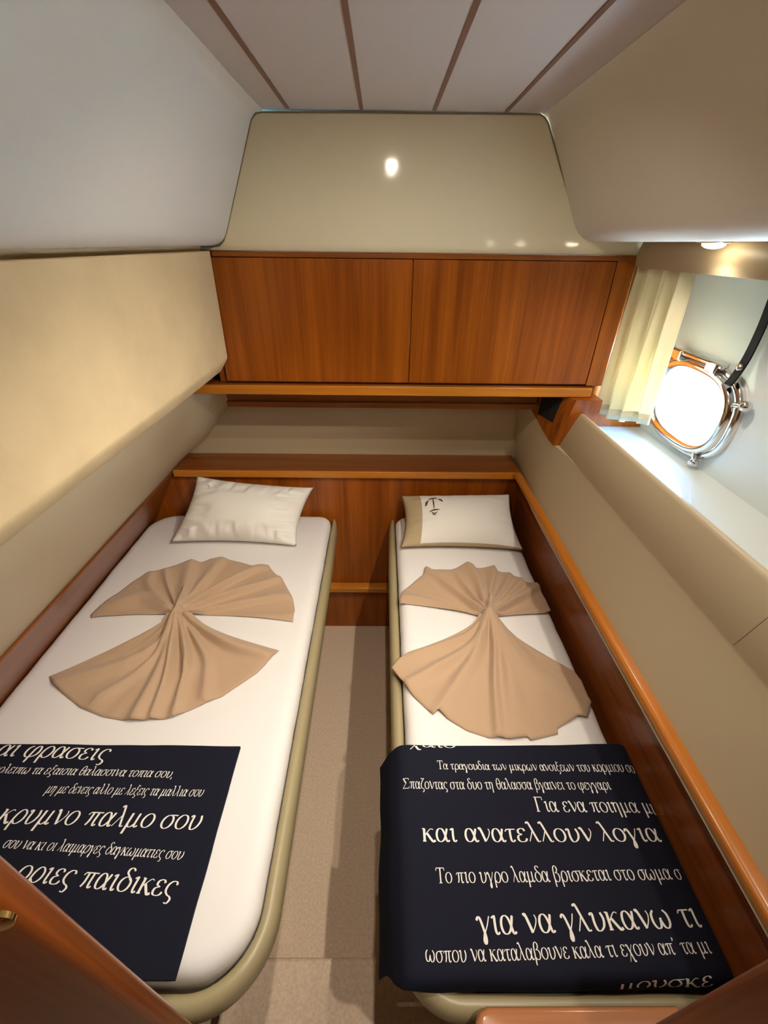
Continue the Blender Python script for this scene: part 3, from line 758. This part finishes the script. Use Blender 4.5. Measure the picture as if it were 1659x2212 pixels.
def surfRb(x, y):
    y = y + (0.014 * min(1, max(0, (0.12 - x) / 0.12)) + 0.034 * min(1, max(0, (0.07 - x) / 0.09))) * max(0, 1 - (y - 0.185) / 0.3)
    z = ZB + 0.0025 * noise.noise((x * 5, y * 6, 7.4)) + 0.0012 * noise.noise((x * 13, y * 4, 2))
    yy = y - 0.004 * math.sin(x * 6) * (1 if y > 0.6 else 0.3)
    xx = x
    # over the aisle edge it rolls down past the padded lip
    s = 0.078 - x
    if s > 0:
        r = 0.022
        if s < r * 1.4:
            a = s / r; xx = 0.078 - r * math.sin(a); z -= r * (1 - math.cos(a))
        else:
            a = 1.4; xx = 0.078 - r * math.sin(a) - (s - r * a) * 0.30; z -= r * (1 - math.cos(a)) + (s - r * a) * 0.95
        xx += 0.006 * noise.noise((y * 9, s * 8, 3)) * min(1, s / 0.05)
        xx -= 0.018 * min(1, s / 0.06)
    # near end rolls down over the edge of the mattress
    d = 0.228 - y
    if d > 0:
        r = 0.024
        a = min(d / r, 1.3); yy = 0.228 - r * math.sin(a) - max(0, d - r * a) * 0.3 + (yy - y); z -= r * (1 - math.cos(a)) + max(0, d - r * a) * 0.95
        yy += 0.004 * noise.noise((x * 14, d * 9, 8)) * min(1, d / 0.03)
    # tucked up against the side board
    e_ = x - 0.660
    if e_ > 0: z -= 0.25 * e_ * e_ / 0.03
    return (xx, yy, z)
RL = [
    ('χαιδ', (0.085, 0.6585), (0.217, 0.6575), 0.036),
    ('Τα τραγουδια των μικρων ανοιξεων του κορμιου σο', (0.158, 0.598), (0.694, 0.590), 0.0378),
    ('Σπαζοντας στα δυο τη θαλασσα βγαινει το φεγγαρι', (0.065, 0.549), (0.606, 0.547), 0.0388),
    ('Για ενα ποιημα μι', (0.393, 0.497), (0.699, 0.493), 0.0510),
    ('και ανατελλουν λογια', (0.104, 0.434), (0.675, 0.433), 0.0600),
    ('Το πιο υγρο λαμδα βρισκεται στο σωμα σ', (0.129, 0.357), (0.684, 0.362), 0.0420),
    ('για να γλυκανω τι', (0.206, 0.274), (0.677, 0.284), 0.0638),
    ('ωσπου να καταλαβουνε καλα τι εχουν απ’ τα μι', (0.095, 0.234), (0.670, 0.245), 0.0369),
    ('μουσκε', (0.468, 0.182), (0.652, 0.195), 0.0426),
]
G['p'] = G['π']
RL = [(a.replace('Σπ', 'Σπ'), b, c, d) for a, b, c, d in RL]
blanket('blanket', surfRb, lin(-0.068, 0.699, 77), lin(0.185, 0.664, 54), RL, lambda x, y: -0.06 < x < 0.698 and 0.187 < y < 0.6635, 0.0,
        'navy blanket with upright white verse hanging over the right berth edge')

# ================================================================== TOWELS FOLDED INTO FANS
def towel(C, up_o, lo_o, folds, label, seed):
    zt = -1.2045
    q = MB()
    def fan(out, ridges, axis, alpha, lift):
        # hem as an arc-length polyline, every fold line a curve from the knot to the hem
        P = [Vector(p) for p in out]; L = [0.0]
        for p0, p1 in zip(P, P[1:]): L.append(L[-1] + (p1 - p0).length)
        def hem(t):
            t = min(max(t, 0), 1) * L[-1]
            for k in range(len(P) - 1):
                if t <= L[k + 1] + 1e-9: return P[k].lerp(P[k + 1], (t - L[k]) / max(L[k + 1] - L[k], 1e-9))
            return P[-1]
        NA, NR = 320, 48
        C2 = Vector(C); ax = Vector(axis).normalized()
        pts = []
        for i in range(NA + 1):
            e_ = hem(i / NA); d = (e_ - C2).length
            s0 = C2 + Vector((0.024 * (1 - 2 * i / NA) * (1 if axis[1] > 0 else -1), -0.004 * axis[1]))
            c1 = s0 + (ax * d * alpha + (e_ - s0) * (1 - alpha)) * 0.42
            row = []
            for j in range(NR + 1):
                t = j / NR
                row.append((1 - t) ** 2 * s0 + 2 * t * (1 - t) * c1 + t * t * e_)
            pts.append(row)
        XY = np.array([[(p.x, p.y) for p in row] for row in pts]).reshape(-1, 2)
        HH = np.zeros(len(XY))
        for line, w_, h_ in ridges:
            ln = np.array(smooth_pts(line, 8)); best = np.full(len(XY), 9.0); side = np.zeros(len(XY)); tt = np.zeros(len(XY)); n_ = len(ln) - 1
            for k in range(n_):
                a, b = ln[k], ln[k + 1]; ab = b - a; L2 = float(ab @ ab) + 1e-12
                u = np.clip(((XY - a) @ ab) / L2, 0, 1); dv = XY - (a + u[:, None] * ab); dd = np.hypot(dv[:, 0], dv[:, 1])
                mk = dd < best; best[mk] = dd[mk]; tt[mk] = (k + u[mk]) / n_; side[mk] = (ab[0] * dv[:, 1] - ab[1] * dv[:, 0])[mk]
            sg = w_ * (0.45 + 0.75 * tt); sg = np.where(side < 0, sg, sg * 1.5)
            HH = HH + h_ * np.exp(-(best / sg) ** 2) * np.minimum(1, 0.55 + 3 * tt) * (1 - 0.62 * tt ** 1.6)
        HH = 0.045 * np.tanh(1.75 * HH / 0.045)
        vs = []
        for i in range(NA + 1):
            for j in range(NR + 1):
                p = pts[i][j]; r = (p - C2).length; t = j / NR; Rm = (pts[i][NR] - C2).length
                h = 0.004 + lift * max(0, 1 - r / 0.09)
                h += float(HH[i * (NR + 1) + j])
                h += 0.004 * noise.noise((i / NA * 14 + seed, r * 10, 3)) * min(1, r / 0.06)
                h += 0.006 * math.exp(-(r / 0.03) ** 2)
                e1 = (1 - t) / 0.04
                if e1 < 1: h *= 0.8 + 0.2 * e1
                e2 = min(i, NA - i) / 9.0
                if e2 < 1: h = 0.003 + (h - 0.003) * (0.3 + 0.7 * e2)
                vs.append((p.x, p.y, zt + h))
        q.add(vs, [(i * (NR + 1) + j, i * (NR + 1) + j + 1, (i + 1) * (NR + 1) + j + 1, (i + 1) * (NR + 1) + j) for i in range(NA) for j in range(NR)])
    fan(up_o, folds, (0, 1), 0.12, 0.012)
    fan(lo_o, folds, (0, -1), 0.26, 0.016)
    o = q.build('towel', 'towel', smooth=True, angle=0, solid=0.003)
    tag(o, label, 'towel')
FOLDS_LEFT = [
    ([(-0.755, 1.173), (-0.767, 1.217), (-0.794, 1.323), (-0.832, 1.474)], 0.02, 0.024),
    ([(-0.748, 1.192), (-0.731, 1.318), (-0.704, 1.488)], 0.018, 0.02),
    ([(-0.736, 1.182), (-0.658, 1.297), (-0.556, 1.407), (-0.492, 1.439)], 0.016, 0.022),
    ([(-0.723, 1.173), (-0.624, 1.249), (-0.495, 1.32), (-0.416, 1.367)], 0.014, 0.02),
    ([(-0.714, 1.158), (-0.574, 1.203), (-0.423, 1.25), (-0.352, 1.259)], 0.017, 0.016),
    ([(-0.709, 1.135), (-0.521, 1.141), (-0.336, 1.152)], 0.014, 0.01),
    ([(-0.784, 1.192), (-0.871, 1.323), (-0.921, 1.416)], 0.01, 0.014),
    ([(-0.788, 1.177), (-0.865, 1.237), (-0.944, 1.317), (-0.973, 1.391)], 0.014, 0.016),
    ([(-0.789, 1.163), (-0.933, 1.246), (-1.053, 1.215)], 0.026, 0.018),
    ([(-0.782, 1.137), (-0.906, 1.152), (-1.068, 1.147)], 0.014, 0.012),
    ([(-0.78, 1.282), (-0.762, 1.192), (-0.75, 1.109), (-0.731, 1.003), (-0.724, 0.882), (-0.728, 0.739)], 0.016, 0.026),
    ([(-0.766, 1.139), (-0.769, 1.017), (-0.861, 0.931), (-1.029, 0.87)], 0.018, 0.02),
    ([(-0.762, 1.13), (-0.754, 0.983), (-0.795, 0.89), (-0.865, 0.814)], 0.014, 0.018),
    ([(-0.748, 1.121), (-0.715, 0.993), (-0.686, 0.873), (-0.674, 0.739)], 0.011, 0.024),
    ([(-0.741, 1.121), (-0.688, 1.013), (-0.638, 0.909)], 0.01, 0.022),
    ([(-0.73, 1.11), (-0.65, 0.955), (-0.625, 0.832), (-0.612, 0.745)], 0.012, 0.02),
    ([(-0.72, 1.11), (-0.634, 1.014), (-0.578, 0.936), (-0.544, 0.816)], 0.015, 0.018),
    ([(-0.725, 1.133), (-0.613, 1.056), (-0.515, 1.006), (-0.387, 0.971)], 0.016, 0.03),
    ([(-0.726, 1.144), (-0.588, 1.082), (-0.419, 1.007)], 0.014, 0.014),
]
FOLDS_RIGHT = [
    ([(0.394, 1.161), (0.308, 1.283), (0.203, 1.433)], 0.012, 0.026),
    ([(0.376, 1.142), (0.251, 1.207), (0.11, 1.26)], 0.018, 0.018),
    ([(0.401, 1.181), (0.355, 1.31), (0.327, 1.415)], 0.011, 0.016),
    ([(0.412, 1.195), (0.413, 1.345), (0.392, 1.469)], 0.018, 0.02),
    ([(0.422, 1.196), (0.462, 1.328), (0.504, 1.448)], 0.016, 0.016),
    ([(0.428, 1.191), (0.496, 1.287), (0.561, 1.393)], 0.013, 0.018),
    ([(0.434, 1.181), (0.518, 1.263), (0.605, 1.364)], 0.013, 0.018),
    ([(0.437, 1.166), (0.551, 1.247), (0.666, 1.33)], 0.014, 0.024),
    ([(0.436, 1.143), (0.545, 1.158), (0.657, 1.187)], 0.016, 0.012),
    ([(0.438, 1.252), (0.406, 1.152), (0.352, 1.051), (0.271, 0.975), (0.093, 0.868)], 0.014, 0.022),
    ([(0.399, 1.152), (0.352, 1.019), (0.278, 0.904), (0.171, 0.76)], 0.02, 0.018),
    ([(0.439, 1.239), (0.413, 1.152), (0.397, 0.999), (0.367, 0.852), (0.343, 0.693)], 0.011, 0.026),
    ([(0.42, 1.152), (0.429, 0.96), (0.412, 0.819), (0.391, 0.684)], 0.028, 0.016),
    ([(0.423, 1.133), (0.474, 0.96), (0.552, 0.82), (0.614, 0.751)], 0.045, 0.016),
    ([(0.375, 1.117), (0.299, 1.052), (0.128, 0.982)], 0.016, 0.014),
]
towel((-0.7547, 1.1607),
  [(-0.325, 1.128), (-0.328, 1.19), (-0.343, 1.240), (-0.376, 1.304), (-0.409, 1.361), (-0.433, 1.381), (-0.486, 1.445), (-0.53, 1.46), (-0.558, 1.451), (-0.616, 1.476), (-0.706, 1.504), (-0.755, 1.497), (-0.788, 1.474), (-0.832, 1.483), (-0.876, 1.463), (-0.931, 1.428), (-0.991, 1.406), (-1.027, 1.341), (-1.065, 1.251), (-1.093, 1.158), (-1.085, 1.144)],
  [(-1.072, 0.886), (-1.041, 0.858), (-0.988, 0.825), (-0.909, 0.779), (-0.823, 0.749), (-0.727, 0.733), (-0.675, 0.738), (-0.61, 0.745), (-0.583, 0.765), (-0.489, 0.819), (-0.402, 0.905), (-0.369, 0.96), (-0.350, 0.995)],
  FOLDS_LEFT,
  'tan towel folded into a two sided fan on the left berth', 2.0)
towel((0.4018, 1.1448),
  [(0.079, 1.228), (0.08, 1.257), (0.091, 1.294), (0.184, 1.399), (0.2, 1.448), (0.217, 1.433), (0.312, 1.433), (0.388, 1.479), (0.412, 1.463), (0.419, 1.444), (0.503, 1.457), (0.508, 1.42), (0.559, 1.414), (0.567, 1.39), (0.604, 1.381), (0.607, 1.352), (0.655, 1.35), (0.66, 1.307), (0.664, 1.240), (0.660, 1.183), (0.634, 1.173)],
  [(0.100, 0.990), (0.067, 0.962), (0.041, 0.928), (0.083, 0.86), (0.11, 0.817), (0.163, 0.757), (0.18, 0.772), (0.205, 0.745), (0.258, 0.709), (0.317, 0.688), (0.378, 0.682), (0.429, 0.689), (0.436, 0.68), (0.521, 0.7), (0.525, 0.716), (0.598, 0.752), (0.625, 0.749), (0.658, 0.80), (0.656, 0.819), (0.660, 0.878), (0.650, 0.915)],
  FOLDS_RIGHT,
  'tan towel folded into a two sided fan on the right berth', 5.0)

# ================================================================== NEAR THE CAMERA
dr = bpy.data.objects.new('door_1', None); col.objects.link(dr); dr.location = (-0.85, 0.0, 0.0); dr['kind'] = 'structure'
dr['label'] = 'open wooden cabin door at the left of the doorway'; dr['category'] = 'door'
ex, ey = -0.283, 0.114; hx, hy = -0.85, 0.0
tx, ty = hx - ex, hy - ey; l_ = math.hypot(tx, ty); tx /= l_; ty /= l_; nx_, ny_ = ty, -tx      # leaf runs from the free edge back to the hinge side
if nx_ < 0: nx_, ny_ = -nx_, -ny_
def leaf(u0, u1, d0, d1, z0, z1):
    v = [(ex + tx * u + nx_ * d, ey + ty * u + ny_ * d, z) for u in (u0, u1) for d in (d0, d1) for z in (z0, z1)]
    return v
q = MB(); q.add(leaf(0.0, l_, -0.026, 0.0, FLOOR + 0.165, 0.20), [(0, 1, 3, 2), (4, 6, 7, 5), (0, 4, 5, 1), (2, 3, 7, 6), (0, 2, 6, 4), (1, 5, 7, 3)])
q.build('door_leaf', 'wood_dark', dr, bevel=0.009, seg=4)
def DP(u, d, z): return (ex + tx * u + nx_ * d, ey + ty * u + ny_ * d, z)
q = MB(); u_, z_ = 0.014, -0.445
q.tube([DP(u_, s, z_) for s in (0.0, 0.004, 0.005)], [0.015, 0.015, 0.012], 20)
q.tube([DP(u_, s, z_) for s in (0.004, 0.012, 0.020, 0.028, 0.036, 0.040)], [0.005, 0.006, 0.010, 0.012, 0.009, 0.003], 20)
q.build('door_knob', 'brass', dr, smooth=True, angle=50)['label'] = 'polished brass knob'

fl = empty('foot_locker', (0.33, 0.05, FLOOR), 'low wooden locker at the near end of the right berth', 'locker')
q = MB(); q.box(0.215, 0.397, -0.06, 0.158, FLOOR + 0.155, -1.203); q.build('carcass', 'wood', fl)
q = MB(); q.loft([[(x, y, z) for x, y in [(0.182 + d, -0.07), (0.398, -0.07), (0.398, 0.128), (0.56, 0.128), (0.56, 0.178 - d), (0.205 + d, 0.178 - d), (0.190 + d, 0.172 - d), (0.182 + d, 0.160 - d)]] for d, z in ((0.002, -1.224), (0, -1.22), (0, -1.206), (0.003, -1.201), (0.008, -1.199))])
q.build('top', 'wood_gloss', fl, smooth=True, angle=50)['label'] = 'glossy lighter top'
q = MB(); q.box(0.400, 1.0, -0.06, 0.125, FLOOR + 0.0, -0.52)
tag(q.build('partition', 'wood_dark', bevel=0.008, seg=3), 'dark wooden partition at the near right beside the low locker', 'partition')

# ================================================================== LAMPS
def downlight(x, y, z, label, power, group, cone=150, tilt=0.0, blend=0.6, ahead=0.0):
    root = empty('downlight', (x, y, z), label, 'lamp', group)
    q = MB(); q.tube([(x, y, z + 0.004), (x, y, z - 0.002), (x, y, z - 0.004)], [0.040, 0.040, 0.036], 28); q.build('housing', 'chrome', root, smooth=True, angle=50)
    q = MB(); q.tube([(x, y, z - 0.0042), (x, y, z - 0.009), (x, y, z - 0.0135), (x, y, z - 0.0155)], [0.027, 0.025, 0.017, 0.006], 24); q.build('lens', 'lens', root, smooth=True, angle=50)
    ld = bpy.data.lights.new('downlight_bulb', 'SPOT'); ld.energy = power; ld.color = LAMP; ld.shadow_soft_size = 0.03 if tilt > 5 else 0.014
    ld.spot_size = math.radians(cone); ld.spot_blend = blend
    lo = bpy.data.objects.new('downlight_bulb', ld); col.objects.link(lo); lo.parent = root; lo.matrix_parent_inverse = root.matrix_basis.inverted()
    lo.location = (x, y, z - 0.022 + H); lo.rotation_euler = (math.radians(ahead), math.radians(tilt), 0)
for y, lab in ((1.28, 'chrome downlight in the soffit over the curtain end'), (0.45, 'chrome downlight in the soffit above the middle of the right berth'), (-0.42, 'chrome downlight in the soffit near the doorway')):
    downlight(0.845, y, 0.0105, lab, SOFFIT_W, 'soffit downlights', 155, TILT_IN)
for y, lab in ((0.85, 'chrome downlight in the ceiling over the aisle'), (0.42, 'chrome downlight in the ceiling near the doorway')):
    downlight(0.043, y, ZC - 0.0005, lab, CEIL_W * 0.52 if y > 0.5 else CEIL_W * 1.05, 'ceiling downlights', 150 if y > 0.5 else 84, 0 if y > 0.5 else 4, 0.6 if y > 0.5 else 1.0, 20 if y > 0.5 else 8)

# two added hooded spots, out of view, lighting the left berth and the aisle
def hooded(x, y, z, aim, label, power):
    root = empty('added_ceiling_spotlight', (x, y, z), label, 'lamp', 'added hooded ceiling spots')
    d = (Vector(aim) - Vector((x, y, z))).normalized()
    c0 = Vector((x, y, z)); u = d.orthogonal().normalized(); v = d.cross(u); n = 28
    ring = lambda s_, r: [tuple(c0 + d * s_ + (u * math.cos(2 * math.pi * k / n) + v * math.sin(2 * math.pi * k / n)) * r) for k in range(n)]
    q = MB(); q.loft([ring(-0.03, 0.036), ring(0.045, 0.036), ring(0.046, 0.034), ring(0.044, 0.032), ring(-0.005, 0.030), ring(-0.012, 0.010)]); q.build('hood', 'chrome', root, smooth=True, angle=50)
    ld = bpy.data.lights.new('added_spotlight_bulb', 'SPOT'); ld.energy = power; ld.color = LAMP; ld.shadow_soft_size = 0.012
    ld.spot_size = math.radians(80); ld.spot_blend = 0.8
    lo = bpy.data.objects.new('added_spotlight_bulb', ld); col.objects.link(lo); lo.parent = root; lo.matrix_parent_inverse = root.matrix_basis.inverted()
    p = c0 + d * 0.03; lo.location = (p.x, p.y, p.z + H); lo.rotation_euler = d.to_track_quat('-Z', 'Y').to_euler()
hooded(0.43, 0.66, ZC - 0.035, (-0.46, 1.22, -1.2), 'added hooded chrome ceiling spot turned towards the pillow end of the left berth', SIDE_W)
hooded(0.43, 0.00, ZC - 0.035, (-0.46, 0.62, -1.2), 'added hooded chrome ceiling spot near the doorway turned towards the left berth', SIDE_W)
